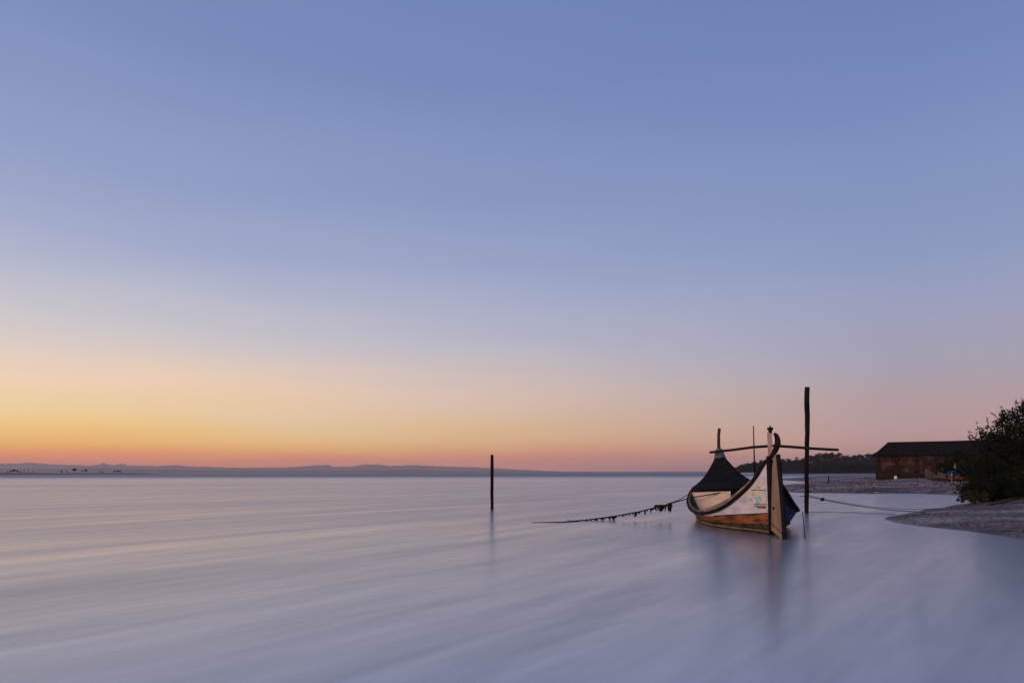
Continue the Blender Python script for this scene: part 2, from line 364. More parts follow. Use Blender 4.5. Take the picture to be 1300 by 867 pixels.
# ---------------------------------------------------------------- trees
def blob_faces(m, c, r, n, rg, size, flat=1.0, mi=0):
    for _ in range(n):
        d = Vector((rg.gauss(0, 1), rg.gauss(0, 1), rg.gauss(0, 1))).normalized()*r*rg.random()**.4; d.z *= flat
        p = c+d; s = size*rg.uniform(.6, 1.4)
        a = Vector((rg.gauss(0, 1), rg.gauss(0, 1), rg.gauss(0, 1))).normalized(); b = a.cross(Vector((rg.gauss(0, 1), rg.gauss(0, 1), rg.gauss(0, 1)))).normalized()
        m.face([p-a*s, p-b*s*.5, p+a*s, p+b*s*.5], mi)

def pine_proto(seed, tall=1.0, umbrella=True):
    rg = random.Random(seed)
    root = empty('pine_tree', (0, 0, 0))
    tr = MB(); H = 9*tall
    tr.tube([(0, 0, -2), (rg.uniform(-.3, .3), 0, H*.4), (rg.uniform(-.6, .6), 0, H*.8)], [.35, .25, .15], 6)
    tips = []
    for k in range(5):
        a = k*1.26+rg.random(); e = Vector((math.cos(a)*H*.22, math.sin(a)*H*.22, H*.82)); tips.append(e)
        tr.tube([(0, 0, H*.5), e], [.14, .06], 5)
    tr.build('trunk', M['bark'], root)
    cr = MB()
    for e in tips+[Vector((0, 0, H*.9))]:
        blob_faces(cr, e+Vector((0, 0, .3)), H*rg.uniform(.16, .24), 70, rg, .5, .5 if umbrella else 1.2)
    cr.build('crown', M['pine'], root)
    return root
def copy_tree(o, parent=None):
    c = o.copy(); COL.objects.link(c); c.parent = parent
    for ch in list(o.children): copy_tree(ch, c)
    return c
protos = [pine_proto(11), pine_proto(12, .8, False), pine_proto(13, 1.25)]
used = set(); rg = random.Random(21)
hp = [(930, 600.1), (938, 596), (950, 592.5), (962, 590), (978, 588), (992, 587), (1003, 588), (1020, 585), (1040, 580), (1062, 578.5), (1075, 583), (1100, 580.5), (1125, 578)]
def place_pine(x, y, Y, sc, label, group, k=None):
    k = rg.randrange(3) if k is None else k
    o = protos[k] if k not in used else copy_tree(protos[k]); used.add(k)
    p = at(x, y, Y); o.location = p; o.rotation_euler = (0, 0, rg.uniform(0, 6)); o.scale = (sc,)*3
    tag(o, label, 'tree', group)
x = 934.0
while x < 1128:
    y = np.interp(x, [p[0] for p in hp], [p[1] for p in hp])
    place_pine(x, min(y+2.0, 599.6), 1000+rg.uniform(-25, 25), rg.uniform(.35, .75), 'small dark pine silhouetted along the top of the wooded headland', 'pines on the headland skyline')
    x += rg.uniform(1.6, 3.6)
place_pine(1011.5, 588.0, 1000, .75, 'lone pine leaning above the wooded headland just left of the tall stake', None, 2)
for x, s, l in [(3, .35, 0), (9, .5, 0), (14, .7, 0), (18, .9, 0), (22, .7, 0), (26, .5, 0), (31, .4, 0), (36, .4, 0), (42, .4, 0), (78, .6, 1), (85, .5, 1), (95, 1.1, 2), (104, .6, 2), (109, .9, 2), (127, .5, 3), (130, .5, 3), (145, .6, 3), (149, .7, 3), (152, .6, 3)]:
    lab = ['tiny hazy tree at the far left end of the low distant spit', 'tiny hazy tree near the middle of the low distant spit', 'larger hazy tree of the clump midway along the distant spit', 'tiny hazy tree toward the right tip of the distant spit'][l]
    place_pine(x+rg.uniform(-.4, .4), 600.3, 1500, s*1.35, lab, ['trees at the left end of the spit', 'trees by the middle of the spit', 'clump midway along the spit', 'trees near the tip of the spit'][l], 1)
# nearer dark wood at the foot of the headland reads as one mass
fw = MB(); rg = random.Random(3)
for i in range(2200):
    x = rg.uniform(925, 1150); Yd = rg.uniform(880, 1010)
    top = np.interp(x, [p[0] for p in hp], [p[1] for p in hp])
    y = top-1.5+(600.5-top)*rg.random()**1.3+1.2*math.sin(x*.7)
    p = at(x, y, Yd); p.z = max(p.z, 1.5)
    blob_faces(fw, p, rg.uniform(2, 4), 16, rg, 1.1, .8)
for i in range(500):
    x = rg.uniform(1028, 1160); Yd = rg.uniform(640, 700)
    y = 598.5-rg.random()*np.interp(x, [1028, 1045, 1062, 1090, 1116, 1160], [1.5, 7, 9.5, 8, 6.5, 8])
    p = at(x, y, Yd); p.z = max(p.z, 1)
    blob_faces(fw, p, rg.uniform(1.5, 3), 18, rg, .8, .8)
tag(fw.build('wood', M['pine']), kind='stuff')

# ---------------------------------------------------------------- brick shed
gz = 1.2
sh = empty('brick_shed', (53.6, 100, 0), R(-26)); tag(sh, 'long derelict brick shed with a low hipped tile roof on the far shore', 'building')
X0, X1, Y0, Y1 = 0.0, 19.6, 0.0, 9.0; WT = 4.2
piers = [0, 2.45, 4.9, 7.35, 9.8, 12.25, 14.7, 17.15, 19.6]
wl = MB()
for i in range(len(piers)-1):
    a, b = piers[i]+.28, piers[i+1]-.28
    if i in (3, 4):
        wl.box((a, Y0+.1, 3.5), (b, Y0+.32, WT))
    else: wl.box((a, Y0+.1, .6), (b, Y0+.32, WT))
wl.box((X0+.1, Y0+.33, .6), (X0+.35, Y1, WT)); wl.box((X1-.35, Y0+.33, .6), (X1-.1, Y1, WT)); wl.box((X0+.1, Y1+.001, .6), (X1-.1, Y1+.25, WT))
wl.build('wall', M['brick'], sh)
for i, x in enumerate(piers):
    p = MB(); p.box((x-.3, Y0-.06, .6), (x+.3, Y0+.34, WT-.02)); p.build('pier', M['pier'], sh)
for i in (3, 4):
    a, b = piers[i]+.32, piers[i+1]-.32
    d = MB()
    for k in range(6):
        d.box((a+(b-a)*k/6+.02, Y0+.2, .6), (a+(b-a)*(k+1)/6-.02, Y0+.26, 3.48))
    d.build('door', M['shadow'], sh)
rf = MB(); e = .45; RZ = 6.1; ea, eb = X0-e, X1+e; fa, fb = Y0-e, Y1+e; ym = (Y0+Y1)/2; ra, rb = X0+1.5, X1-1.5; ez = WT-.02
A_, B_, C_, D_ = (ea, fa, ez), (eb, fa, ez), (eb, fb, ez), (ea, fb, ez); E_, F_ = (ra, ym, RZ), (rb, ym, RZ+.15)
nst = 60
def slope(a, b, c, d, n, rg):
    # strips of round tiles, each a shade higher than the next
    rows = []
    for j in range(9):
        v = j/8; row = []
        for i in range(n+1):
            u_ = i/n; p = (Vector(a).lerp(Vector(b), u_)).lerp(Vector(d).lerp(Vector(c), u_), v)
            p.z += (.05 if i % 2 else 0)+rg.uniform(-.02, .02)-.06*math.sin(u_*3.1)*math.sin(v*3.1); row.append(p)
        rows.append(row)
    rf.grid(rows)
rg = random.Random(8)
slope(A_, B_, F_, E_, 90, rg); slope(C_, D_, E_, F_, 90, rg); slope(D_, A_, E_, E_, 30, rg); slope(B_, C_, F_, F_, 30, rg)
rfo = rf.build('roof', M['tile'], sh, solid=.12)
rc = MB(); rc.tube([E_, ((ra+rb)/2, ym, RZ+.02), F_], .13, 8); rc.tube([(ea, fa, ez+.05), E_], .1, 6); rc.build('ridge_tiles', M['tile'], rfo)
sill = MB(); sill.box((X0-.1, Y0-.12, .6), (X1, Y0-.065, gz+.42)); sill.build('plinth', M['pier'], sh)

# ---------------------------------------------------------------- big tree and scrub on the near shore
def leafy(name, base, H, rad, nclus, nleaf, lsize, mt, seed, label, cat, squash=1.0, lobes=None, twigs=60, lowz=.1):
    rg = random.Random(seed); root = empty(name, base); tag(root, label, cat)
    tr = MB(); cr = MB(); tips = []
    nl = 9
    for k in range(nl):
        a = k*2*math.pi/nl+rg.uniform(-.3, .3); el_ = rg.uniform(.25, 1.35)
        d = Vector((math.cos(a)*math.cos(el_)*rad, math.sin(a)*math.cos(el_)*rad*squash, math.sin(el_)*H*.85))
        mid = d*.5+Vector((rg.uniform(-.2, .2), rg.uniform(-.2, .2), .25*H*.3))
        tr.tube([(0, 0, -.2), mid*.45, mid, d], [.13*H/5, .1*H/5, .06*H/5, .02*H/5], 6)
        tips += [(mid, d)]
    tr.build('trunk' if cat == 'tree' else 'stem', M['bark'], root)
    n = 0
    while n < nclus:
        a = rg.uniform(0, 2*math.pi); u_ = rg.random()**.45; el_ = math.asin(rg.uniform(lowz-.1, 1))
        bump = 1+.05*math.sin(3*a+seed)+.05*math.sin(5*el_*2+a*2)
        c = Vector((math.cos(a)*math.cos(el_)*rad, math.sin(a)*math.cos(el_)*rad*squash, math.sin(el_)*H*.95))*u_*bump
        c.z = max(c.z, rg.uniform(.1, .4))
        blob_faces(cr, c, rg.uniform(.12, .34)*rad/3.2*1.5, nleaf, rg, lsize, .8); n += 1
    for k in range(twigs):   # shoots that break the outline
        a = rg.uniform(0, 2*math.pi); el_ = rg.uniform(.05, 1.5)
        d = Vector((math.cos(a)*math.cos(el_)*rad, math.sin(a)*math.cos(el_)*rad*squash, math.sin(el_)*H*.95))
        dn = (d.normalized()+Vector((rg.uniform(-.3, .3), rg.uniform(-.3, .3), rg.uniform(-.05, .35)))).normalized(); ln = rg.uniform(.35, .8)*rad/3.2
        p0 = d*.88
        cr.tube([p0, p0+dn*ln], [.012, .005], 4)
        for q in range(26):
            p = p0+dn*ln*rg.uniform(.1, 1.05); s = lsize*rg.uniform(.7, 1.3)
            a1 = (dn+Vector((rg.uniform(-1, 1), rg.uniform(-1, 1), rg.uniform(-1, 1)))).normalized(); b1 = a1.cross(Vector((rg.gauss(0, 1), rg.gauss(0, 1), rg.gauss(0, 1)))).normalized()
            cr.face([p, p+a1*s+b1*s*.4, p+a1*s*2, p+a1*s-b1*s*.4])
    cr.build('crown' if cat == 'tree' else 'foliage', mt, root)
    return root
def onland(x, y): return Vector((x, y, hgt(x, y)))
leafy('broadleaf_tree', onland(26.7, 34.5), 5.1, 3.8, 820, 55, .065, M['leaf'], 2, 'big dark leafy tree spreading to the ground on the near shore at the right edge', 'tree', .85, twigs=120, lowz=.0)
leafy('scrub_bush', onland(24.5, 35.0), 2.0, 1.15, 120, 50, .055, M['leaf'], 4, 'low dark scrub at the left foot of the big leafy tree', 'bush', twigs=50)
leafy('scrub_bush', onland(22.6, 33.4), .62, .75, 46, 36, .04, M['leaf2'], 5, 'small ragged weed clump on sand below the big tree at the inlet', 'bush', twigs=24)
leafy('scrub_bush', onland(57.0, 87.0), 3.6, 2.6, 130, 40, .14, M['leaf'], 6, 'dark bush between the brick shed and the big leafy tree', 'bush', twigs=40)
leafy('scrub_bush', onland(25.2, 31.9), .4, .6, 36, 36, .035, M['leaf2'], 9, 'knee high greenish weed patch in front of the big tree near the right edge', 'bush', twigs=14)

# ---------------------------------------------------------------- stakes
def stake(name, x, ybase, ytop, r0, r1, lean, label, wob=.02, seed=0, n=14, z0=None, taper=.0):
    b = ground(x, ybase); Hh = (ybase-ytop)*b.y/FPX; rg = random.Random(seed)
    m = MB(); pts = []; rad = []
    for i in range(n+1):
        t_ = i/n; pts.append(Vector((lean*t_+rg.uniform(-wob, wob), rg.uniform(-wob, wob), -1.0+(Hh+1.0)*t_))); rad.append((r0+(r1-r0)*t_)*rg.uniform(.93, 1.07))
    m.tube(pts, rad, 10); o = m.build(name, M['stake'], smooth=True); o.location = b; return tag(o, label, 'stake')
stake('mooring_stake', 624.6, 647, 577, .078, .07, 0, 'short dark mooring stake standing alone in open water', .006, 1, 6)
stake('mooring_stake', 1023.5, 652, 492, .085, .10, .05, 'tall dark mooring stake in the water beside the moored boat', .018, 2, 16)
p = onland(42.6, 92.0); m = MB(); m.tube([(0, 0, -.3), (.05, 0, .5), (.02, 0, .95)], [.09, .08, .06], 6); o = m.build('shore_stake', M['stake']); o.location = p
tag(o, 'tiny dark post on the far sandbar just right of the boat', 'stake')

# ---------------------------------------------------------------- the boat
A2 = Vector((7.02, 18.5, 0)); B2 = Vector(((916-650)/FPX*27, 27, 0)); LB = (B2-A2).length
ang = math.atan2((B2-A2).y, (B2-A2).x)
boat = empty('moored_boat', A2); tag(boat, 'old wooden boat with high curved ends, white and orange side, moored by the tall stake', 'boat')
boat.rotation_euler = (R(-2.0), 0, ang)     # local +x runs from the near end to the far end; local +y is the side facing left
SS = [0, .025, .05, .1, .2, .3, .4, .5, .6, .7, .8, .9, .95, 1]
BB = np.array([.05, .19, .33, .62, 1.02, 1.28, 1.4, 1.46, 1.48, 1.45, 1.25, .72, .38, .04])*1.07
ZS = [0, .05, .1, .15, .2, .28, .38, .5, .6, .7, .77, .82, .88, .92, .96, 1]
ZZ = [2.02, 1.40, 1.05, .80, .63, .50, .44, .45, .52, .72, .97, 1.10, 1.30, 1.55, 1.95, 2.40]
WB = [0, .05, .1, .2, .3, .5, .7, .8, .88, .94, 1]
WW = [.03, .12, .3, .68, 1.0, 1.22, 1.18, .85, .4, .03, .02]
bs = lambda s: float(np.interp(s, SS, BB)); zs = lambda s: float(np.interp(s, ZS, ZZ)); ws = lambda s: float(np.interp(s, WB, WW))
def smooth_fn(fn, k=.022):
    return lambda s: sum(fn(min(max(s+d*k, 0), 1)) for d in (-1, -.5, 0, .5, 1))/5 if k < s < 1-k else fn(s)
bs, zs, ws = smooth_fn(bs), smooth_fn(zs), smooth_fn(ws)
def hp_(s, z, side, off=0.0):
    "point of the hull side at station s and height z"
    t_ = z/zs(s)
    if t_ >= 0: v = ws(s)+(bs(s)-ws(s))*(min(t_, 1)**.85)
    else: v = ws(s)*(1+t_*.9*zs(s))
    x = s*LB
    if s > .9: x -= (1-min(max(t_, 0), 1))*(s-.9)*LB*.6
    return Vector((x, side*(max(v, .015)+off), z))
NS = 90; SV = [i/NS for i in range(NS+1)]
zpaint = lambda s: float(np.interp(s, [0, .28, .5, .8, 1], [.60, .40, .30, .34, .5]))   # foot of the white strake
zor = lambda s: float(np.interp(s, [0, .3, .6, 1], [.30, .21, .17, .2]))
def strake(name, z0f, z1f, mt, side, n=6, off=0.0, sv=SV, parent=boat):
    m = MB(); rows = []
    for s in sv:
        a, b = z0f(s), z1f(s); rows.append([hp_(s, a+(b-a)*k/n, side, off) for k in range(n+1)])
    m.grid(rows); return m.build(name, mt, parent, smooth=True)
for side in (1, -1):
    zt_ = lambda s: min(zpaint(s), zs(s)-.02)
    if side == 1:
        fr = [s for s in SV if s <= .3334]; bk = [s for s in SV if s >= .3332]; fl = [s for s in SV if s <= .5]; bl = [s for s in SV if s >= .5]
        strake('upper_side', zt_, zs, M['white'], 1, sv=fr); tag(strake('upper_side', zt_, zs, M['worn'], 1, sv=bk), 'grey unpainted planking of the far half')
        strake('lower_side', zor, zt_, M['orange'], 1, sv=fl); tag(strake('lower_side', zor, zt_, M['brown'], 1, sv=bl), 'dull brown planking of the far half')
    else:
        zm_ = lambda s: zt_(s)+(zs(s)-zt_(s))*.5
        strake('upper_side', zt_, zm_, M['blue'], side, n=3); strake('top_plank', zm_, zs, M['black'], side, n=3); strake('lower_side', zor, zt_, M['blue'], side)
    bt = strake('bottom_side', lambda s: -.45, zor, M['bottom'] if side == 1 else M['black'], side)
    inn = strake('inner_side', lambda s: -.25, lambda s: zs(s)-.015, M['inner'], side, off=-.07, sv=[s for s in SV if .03 < s < .97])
    # rail along the gunwale and the broad side deck inside it
    m = MB(); m.tube([hp_(s, zs(s), side, .012) for s in SV], [float(np.interp(s, [0, .1, .4, 1], [.055, .06, .05, .045])) for s in SV], 8)
    m.build('gunwale_rail', M['black'], boat, smooth=True)
    m = MB(); rows = []
    for s in SV:
        wdt = float(np.interp(s, [0, .05, .15, .3, .6, .8, 1], [.03, .2, .28, .2, .07, .06, .03])); v = bs(s)
        rows.append([Vector((s*LB, side*(v-wdt*k/3), zs(s)+.035+.03*(k/3))) for k in range(4)])
    m.grid(rows); m.build('side_deck', M['deckwood'], boat, solid=.05)
    # board standing on the gunwale, widest near the rudder
    m = MB(); rows = []
    for s in [i/60*.46 for i in range(61)]:
        hh = float(np.interp(s, [0, .03, .08, .18, .3, .4, .46], [.10, .19, .22, .21, .15, .07, .01])); p0 = hp_(s, zs(s), side, .0)
        v1 = max(p0.y*side-hh*.45, .02)
        rows.append([Vector((p0.x, side*(p0.y*side+(v1-p0.y*side)*k/3), p0.z+.02+hh*k/3)) for k in range(4)])
    m.grid(rows); m.build('wash_board', M['wash'] if side == 1 else M['black'], boat, solid=.03)
    m = MB(); m.tube([hp_(s, .09+.03*s, side, .025) for s in SV if s < .97], .03, 6); m.build('rubbing_strip', M['strip'], boat, smooth=True)
    m = MB(); m.tube([hp_(s, zpaint(s), side, .006) for s in SV if s < .26], .013, 6); m.build('trim_line', M['black'], boat)
# floor, ribs, thwart
m = MB(); m.grid([[Vector((s*LB, k*(ws(s)*.95), .03)) for k in (-1, -.5, 0, .5, 1)] for s in SV if .04 < s < .9]); m.build('floor', M['inner'], boat)
for s in (.3, .37, .44, .51, .58, .65, .72):
    for side in (1, -1):
        m = MB(); m.tube([hp_(s, z, side, -.1) for z in np.linspace(.0, zs(s)-.03, 6)], .03, 6)
        m.build('rib', M['deckwood'], boat)
m = MB(); m.box((.42*LB-.12, -bs(.42)+.1, .33), (.42*LB+.12, bs(.42)-.1, .37)); m.build('thwart', M['deckwood'], boat)
# decks: near one short, far one black and sweeping up to the neck
def deck(name, svals, mt, lift):
    m = MB(); rows = []
    for s in svals:
        v = max(bs(s)-.02, .02); rows.append([Vector((s*LB, v*k, zs(s)+lift+.05*(1-k*k)*min(1, v))) for k in np.linspace(-1, 1, 9)])
    m.grid(rows); return m.build(name, mt, boat, smooth=True, solid=.04)
deck('fore_deck', [.765+.235*i/24 for i in range(25)], M['tar'], .085)
deck('aft_deck', [.0+.2*i/16 for i in range(17)], M['tar'], -.04)
s0 = .775
m = MB(); zt = zs(s0)+.04; bw = bs(s0)-.06
rows = []
for k in np.linspace(1, -.04, 14):
    zb = .03; lim = bw*abs(k)
    rows.append([Vector((s0*LB, (hp_(s0, min(zb+(zt-zb)*q/4, zs(s0)-.02), 1).y-.05)*k, zb+(zt-zb)*q/4)) for q in range(5)])
m.grid(rows); bh = m.build('bulkhead', M['plank'], boat, solid=.03)
for k in (.75, .5, .25):
    g = MB(); g.box((s0*LB-.012, bw*k-.006, .06), (s0*LB-.001, bw*k+.006, zt-.02)); g.build('batten', M['deckwood'], bh)
m = MB(); m.box((s0*LB+.02, -bw, .03), (s0*LB+.05, -.04*bw-.02, zt)); m.build('hatch_shade', M['black'], boat)  # black sheet added for the shade inside the open hatch
m = MB(); m.box((s0*LB-.06, -bw, zt), (s0*LB+.02, bw, zt+.05)); m.build('deck_beam', M['black'], boat)
# far end: neck and cap
xe = LB
m = MB(); m.tube([(xe-.28, 0, 1.9), (xe-.1, 0, 2.3), (xe+.03, .0, 2.55), (xe+.06, .0, 2.85), (xe-.02, -.0, 3.15), (xe-.12, -.02, 3.42)], [.1, .11, .085, .075, .07, .075], 8, flat=.8); m.build('neck', M['neck'], boat, smooth=True)
m = MB(); m.tube([(xe-.12, 0, 2.22), (xe-.04, 0, 2.4), (xe+.0, 0, 2.62)], [.24, .19, .13], 10); m.build('neck_cap', M['grey'], boat, smooth=True)
m = MB(); m.tube([(LB*.965, 0, -.2), (LB*.985, 0, .8), (LB*.998, 0, 1.8), (LB, 0, 2.38)], .06, 8); m.build('stem_post', M['black'], boat)
# near end: stem strip, hook, rudder, pale head with its dark finial
m = MB(); m.tube([(-.02, .0, -.3), (-.02, .0, .8), (-.02, .0, 2.14)], [.07, .065, .06], 8); m.build('stem_post', M['black'], boat, smooth=True)
def L2(x, y, Y):   # picture point at depth Y -> boat frame
    Mi = (Matrix.Translation(A2) @ Matrix.Rotation(ang, 4, 'Z') @ Matrix.Rotation(R(-2.0), 4, 'X')).inverted(); return Mi @ at(x, y, Y)
rd = MB()
inner = [L2(980.5, 673, 18.42), L2(981, 640, 18.42), L2(981.5, 610, 18.42), L2(982, 592, 18.42), L2(984.2, 579, 18.4)]
outer = [L2(995.5, 686, 17.35), L2(994, 655, 17.45), L2(991.8, 625, 17.6), L2(989.6, 600, 17.8), L2(987.6, 578, 18.0)]
for sd_ in (-1, 1):
    rows = [[i + Vector((0, .035*sd_, 0)), (i+o_)/2 + Vector((0, .04*sd_, 0)), o_ + Vector((0, .035*sd_, 0))] for i, o_ in zip(inner, outer)]
    rd.grid(rows if sd_ > 0 else rows[::-1])
for a, b in zip(outer[:-1], outer[1:]): rd.face([a+Vector((0, -.035, 0)), b+Vector((0, -.035, 0)), b+Vector((0, .035, 0)), a+Vector((0, .035, 0))])
for a, b in zip(inner[:-1], inner[1:]): rd.face([a+Vector((0, .035, 0)), b+Vector((0, .035, 0)), b+Vector((0, -.035, 0)), a+Vector((0, -.035, 0))])
for a, b in ((inner[0], outer[0]), (outer[-1], inner[-1])): rd.face([a+Vector((0, .035, 0)), a+Vector((0, -.035, 0)), b+Vector((0, -.035, 0)), b+Vector((0, .035, 0))])
rdo = rd.build('rudder', M['tan'], boat)
m = MB(); m.tube([p+Vector((-.02, 0, 0)) for p in outer], .06, 6); m.build('rudder_edge', M['black'], rdo)
m = MB()
a, b = L2(981, 664, 18.42), L2(995.2, 678, 17.38); m.tube([a+Vector((0, .042, 0)), b+Vector((0, .042, 0))], .012, 5); m.build('iron_strap', M['black'], rdo)
m = MB(); q = L2(984.5, 645.5, 18.15); m.tube([q+Vector((0, .02, 0)), q+Vector((0, .07, 0))], .04, 8); m.build('bolt', M['black'], rdo)
m = MB(); m.tube([L2(976, 586, 18.5), L2(979.5, 580, 18.45), L2(984, 573, 18.4), L2(987.3, 565, 18.4), L2(987.2, 558, 18.4), L2(985.5, 553, 18.4), L2(983, 550.5, 18.4)], [.05, .06, .075, .085, .075, .06, .04], 8); m.build('hook', M['redwood'], boat, smooth=True)
m = MB(); a, b = L2(978.2, 583, 18.5), L2(978, 549, 18.5); m.box((-.03, -.055, 0), (.03, .055, (b-a).z), M=Matrix.Translation(a)); pp = m.build('head_post', M['pale'], boat)
m = MB(); c = b
m.tube([c+Vector((0, 0, -.03)), c+Vector((0, 0, .08))], [.045, .055], 8); m.tube([c+Vector((0, -.075, .09)), c+Vector((0, .075, .09))], .035, 6); m.tube([c+Vector((-.07, 0, .09)), c+Vector((.07, 0, .09))], .035, 6)
m.tube([c+Vector((0, 0, .08)), c+Vector((0, 0, .18))], [.04, .012], 6); m.build('finial', M['black'], boat)
# painted picture panel on the left face near the rudder
def panel_mat():
    m = bpy.data.materials.new('painted_picture'); m.use_nodes = True; t = m.node_tree; b = t.nodes['Principled BSDF']; b.inputs['Roughness'].default_value = .6
    co = t.nodes.new('ShaderNodeTexCoord'); no = t.nodes.new('ShaderNodeTexNoise'); no.inputs['Scale'].default_value = 5.5; no.inputs['Detail'].default_value = 3; no.inputs['Distortion'].default_value = 1.2
    t.links.new(co.outputs['Object'], no.inputs[0]); cr = t.nodes.new('ShaderNodeValToRGB'); t.links.new(no.outputs[0], cr.inputs[0])
    e = cr.color_ramp.elements; e[0].position = .3; e[0].color = (.26, .33, .38, 1); e[1].position = .7; e[1].color = (.42, .2, .13, 1)
    for p, c in ((.42, (.36, .44, .45, 1)), (.5, (.6, .54, .5, 1)), (.55, (.6, .38, .25, 1)), (.61, (.42, .45, .36, 1))):
        q = e.new(p); q.color = c
    t.links.new(cr.outputs[0], b.inputs['Base Color']); return m
def patch(name, s0_, s1_, z0_, z1_, mt, parent, off=.008, nx=8, nz_=6):
    m = MB(); m.grid([[hp_(s0_+(s1_-s0_)*i/nx, min(z0_+(z1_-z0_)*k/nz_, zs(s0_+(s1_-s0_)*i/nx)-.05), 1, off) for k in range(nz_+1)] for i in range(nx+1)]); return m.build(name, mt, parent)
pn = patch('picture_panel', .006, .075, .64, 1.5, panel_mat(), boat)
m = MB()
for z in (.78, .83, 1.22):
    m = MB(); m.tube([hp_(.008+.05*i/6, z, 1, .014) for i in range(7)], .008, 5); m.build('line', M['blue'], pn)
patch('caption_bar', .010, .048, .715, .765, M['orange'], pn, .016)
patch('caption_bar', .008, .06, .645, .675, M['white'], pn, .016)

# ---------------------------------------------------------------- things on the boat
def wire(name, pts, r, mt, label, cat, seg=6, sm=True, taper=None):
    m = MB(); m.tube(pts, taper if taper else r, seg); return tag(m.build(name, mt, smooth=sm), label, cat)
sp = [at(902, 574.5, 27.3), at(930, 571.5, 24.6), at(955, 568.2, 21.8), at(982, 566.3, 18.75), at(1005, 567.8, 16.4), at(1030, 569.8, 14.5), at(1050, 571, 13.3), at(1063.5, 571.6, 12.6)]
wire('long_spar', sp, 0, M['stake'], 'long thin dark spar laid from the far neck over the near end of the boat', 'spar', 8, taper=[.05, .047, .043, .038, .034, .03, .027, .024])
b0 = at(959, 640, 22.6); b0.z = .08
wire('thin_pole', [b0, at(958, 600, 22.6), at(957.3, 570, 22.6), at(956.6, 541, 22.6)], 0, M['stake'], 'thin upright pole standing inside the boat amidships', 'pole', 6, taper=[.03, .027, .022, .016])
# ropes
def cat_(a, b, sag, n=18): return [a.lerp(b, i/n)-Vector((0, 0, sag*4*(i/n)*(1-i/n))) for i in range(n+1)]
wa = ground(674, 663.2); wa.z = -.008
wb = at(877, 632, 24.9)
lp = [wa, ground(715, 662.6, .012), at(750, 659.3, 24.3), at(780, 655.3, 24.4), at(810, 649.8, 24.5), at(838, 643, 24.7), at(852, 639, 24.8), wb]
wire('weedy_rope', lp+[at(905, 627.5, 25.05), at(925, 624.0, 25.2)], .02, M['rope'], 'sagging rope from the water to the far bulkhead, hung with dark seaweed', 'rope', 6)
wire('mooring_line', cat_(at(851, 638.6, 24.9), at(880, 623.5, 25.7), .05), .014, M['rope'], 'short upper line from the weedy rope to the far left gunwale', 'rope', 5)
rg = random.Random(14); wd = MB()
def clump(p, r, hgt_, n):
    for _ in range(n):
        q = p+Vector((rg.gauss(0, r*.4), rg.gauss(0, r*.4), 0)); ln = hgt_*rg.uniform(.3, 1); a = rg.uniform(0, 3.14); wv = Vector((math.cos(a), math.sin(a), 0))*rg.uniform(.015, .04)
        q2 = q-Vector((rg.gauss(0, .02), 0, ln*.5)); q3 = q-Vector((rg.gauss(0, .03), 0, ln))
        wd.face([q-wv, q+wv, q2+wv*1.3, q2-wv*1.3]); wd.face([q2-wv*1.3, q2+wv*1.3, q3+wv*.3, q3-wv*.3])
for i in range(len(lp)-1):
    if i < 1 or i > 5: continue
    for k in range(15):
        t_ = rg.random(); p = lp[i].lerp(lp[i+1], t_); clump(p, .03, min(p.z+.04, rg.choice([.05, .08, .1, .22])), 3)
tag(wd.build('seaweed', M['weed']), kind='stuff')
for x, y, s, ln, lab in ((839, 642, .2, .26, 'thick ragged clump of black seaweed hanging on the weedy rope'), (850.5, 639.5, .06, .36, 'narrow black seaweed bunch hanging on the rope nearest the boat'), (779, 656, .1, .12, 'small seaweed bunch low on the middle of the weedy rope'), (722, 661.5, .08, .07, 'seaweed bunch where the weedy rope enters the water')):
    wd = MB(); p = at(x, y, 24.7 if x > 800 else 24.3); clump(p+Vector((0, 0, .03)), s, ln, 60 if s > .18 else 26); blob_faces(wd, p-Vector((0, 0, .04)), s*.45, 50, rg, .035)
    tag(wd.build('seaweed_clump', M['weed']), lab, 'seaweed', 'seaweed bunches on the rope')
st = at(1024, 630, 28.2)
kn = at(1044, 634.5, 28.3)
e1 = Vector((16.9, 27.9, 0)); e1.z = hgt(e1.x, e1.y)+.01
wire('shore_rope', [at(1016, 630.5, 27.9), st, at(1034, 632.5, 28.25), kn]+cat_(kn, e1, .1)[1:], .015, M['rope'], 'dark rope with a knot running from the tall stake to the near sandbar', 'rope', 5)
m = MB(); blob_faces(m, kn, .07, 60, rg, .035); m.tube([kn-Vector((.06, 0, 0)), kn+Vector((.06, 0, 0))], .055, 8); tag(m.build('rope_knot', M['rope']), 'dark lumpy knot on the rope right of the tall stake', 'knot')
e2 = Vector((20.3, 31.5, 0)); e2.z = hgt(e2.x, e2.y)+.01
wire('shore_rope', cat_(at(1025, 629, 28.4), e2, .28), .01, M['rope'], 'thinner slack upper rope from the tall stake to the shore', 'rope', 5)
wire('low_rope', [ground(1025, 650.5, .06), ground(1085, 651.0, .02), ground(1138, 653.5, .05)], .009, M['rope'], 'thin rope stretched just above the water from stake foot to sandbar', 'rope', 4)
wire('hanging_line', [at(1018.5, 650, 20.6), at(1020, 665, 20.3), ground(1022.5, 687, -.02)], .012, M['rope'], 'thin line dropping from the right side of the boat into the water', 'rope', 5)

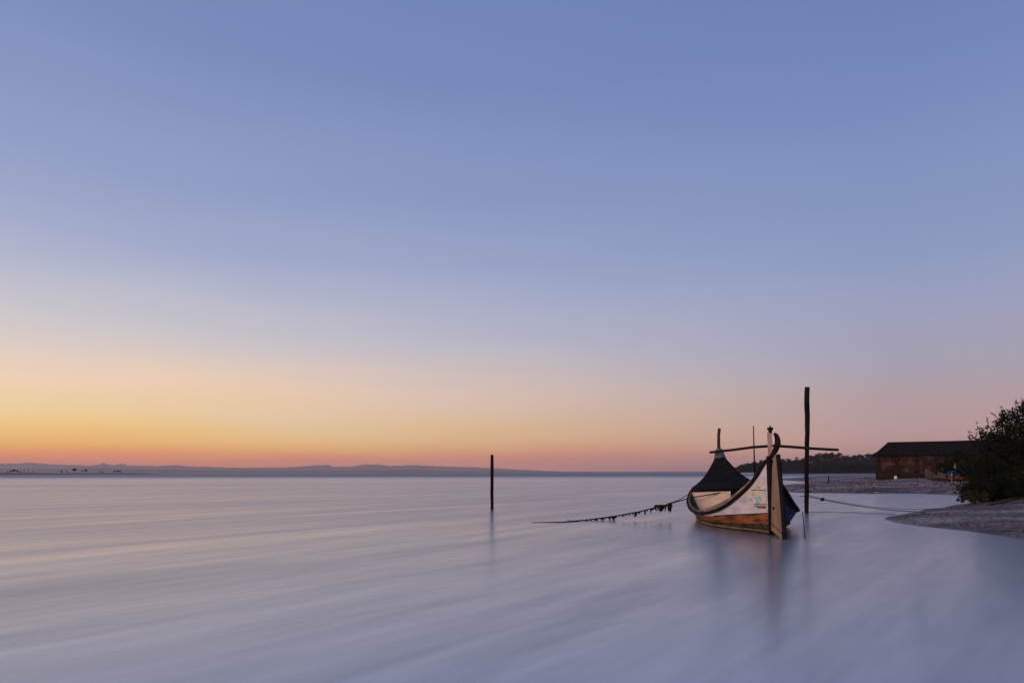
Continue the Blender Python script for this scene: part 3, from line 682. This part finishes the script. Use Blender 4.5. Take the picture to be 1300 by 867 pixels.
# ---------------------------------------------------------------- things on the shore
def logp(name, a, b, r, label):
    n = 8; pts = []
    for i in range(n+1):
        p = a.lerp(b, i/n); p = Vector((p[0], p[1], 0)); p.z = hgt(p.x, p.y)+r*.8; pts.append(p+Vector((0, 0, rg.uniform(-.02, .02))))
    m = MB(); m.tube(pts, [r*rg.uniform(.8, 1.1) for _ in pts], 7); return tag(m.build(name, M['log']), label, 'driftwood')
logp('driftwood_pole', Vector((20.8, 29.8, 0)), Vector((28.5, 36.5, 0)), .07, 'long driftwood pole slanting up the sand under the big tree')
logp('driftwood_pole', Vector((24.0, 33.0, 0)), Vector((25.6, 32.2, 0)), .05, 'short driftwood stick near the foot of the big tree')

def small_hull(name, loc, rz, Lh, beam, depth, mside, minn, label, bowup=.5):
    root = empty(name, loc, rz); tag(root, label, 'boat')
    m = MB(); rows = []
    for i in range(21):
        s = i/20; b = beam/2*math.sin(min(1, s*1.9+.32)*math.pi/2)*(1 if s < .6 else math.cos((s-.6)/.4*math.pi/2)**.7); b = max(b, .02)
        top = depth+bowup*max(0, (s-.55)/.45)**2; keel = .25*max(0, (s-.7)/.3)**2
        rows.append([Vector((s*Lh, b, top)), Vector((s*Lh, b*.86, keel+(top-keel)*.45)), Vector((s*Lh, b*.3, keel+.03)), Vector((s*Lh, 0, keel)), Vector((s*Lh, -b*.3, keel+.03)), Vector((s*Lh, -b*.86, keel+(top-keel)*.45)), Vector((s*Lh, -b, top))])
    m.grid(rows[:12]); m.face([r for r in rows[0]]); m.build('hull', mside, root, smooth=False, solid=.04)
    m2 = MB(); m2.grid(rows[11:]); m2.build('bow_planking', M['inner'], root, solid=.04)
    for k in (0, 6):
        g = MB(); g.tube([r[k] for r in rows], .035, 6); g.build('gunwale_rail', minn, root)
    for s in (.25, .5):
        g = MB(); b = beam/2*.85; g.box((s*Lh-.1, -b, depth*.7), (s*Lh+.1, b, depth*.74)); g.build('thwart', M['deckwood'], root)
    return root
p = onland(52.2, 78.0)
small_hull('beached_boat', p+Vector((-.2, 0, .03)), R(165), 4.3, 1.3, .42, M['orange'], M['worn'], 'small orange boat with a pale raised bow pulled up before the shed', .85)
p = onland(54.0, 80.5)
small_hull('beached_boat', p+Vector((0, 0, .03)), R(175), 3.6, 1.2, .5, M['blue'], M['worn'], 'small blue boat lying behind the orange one beside the bushes', .35)
m = MB(); rows = []
for i in range(11):
    s = i/10; rows.append([Vector((s*2.0, v*.62, .95+.33*math.sin(s*3.14)**.6*(1-v*v)+rg.uniform(-.03, .03)-.35*abs(v)**3)) for v in np.linspace(-1, 1, 9)])
m.grid(rows); o = m.build('tarp', M['tarp'], solid=.02); o.location = p+Vector((-2.6, .1, -.2)); tag(o, 'crumpled blue tarp spread over the small blue boat', 'tarp')
p = onland(49.9, 77.5)
m = MB(); m.tube([(0, 0, -.1), (0, 0, .6), (.02, 0, .7), (.02, 0, 1.05)], [.03, .03, .11, .07], 8); o = m.build('marker_float', M['ivory']); o.location = p; tag(o, 'small pale yellow float on a stick beside the orange boat', 'float')
p = onland(53.2, 82.0); m = MB()
m.tube([(0, 0, 0), (0, 0, 2.0)], .025, 6); m.tube([(0, 0, 1.35), (0, 0, 1.6), (0, 0, 2.0)], [.17, .1, .02], 8); o = m.build('furled_cloth', M['worn']); o.location = p; tag(o, 'small pale furled cloth on a pole before the dark bush', 'cloth')
p = onland(55.6, 99.0); m = MB(); m.tube([(0, 0, -.05), (0, 0, .3), (.03, 0, .42)], [.22, .25, .17], 9); o = m.build('white_tub', M['whitep']); o.location = p; tag(o, 'small white tub on the ground before the brick shed wall', 'tub')
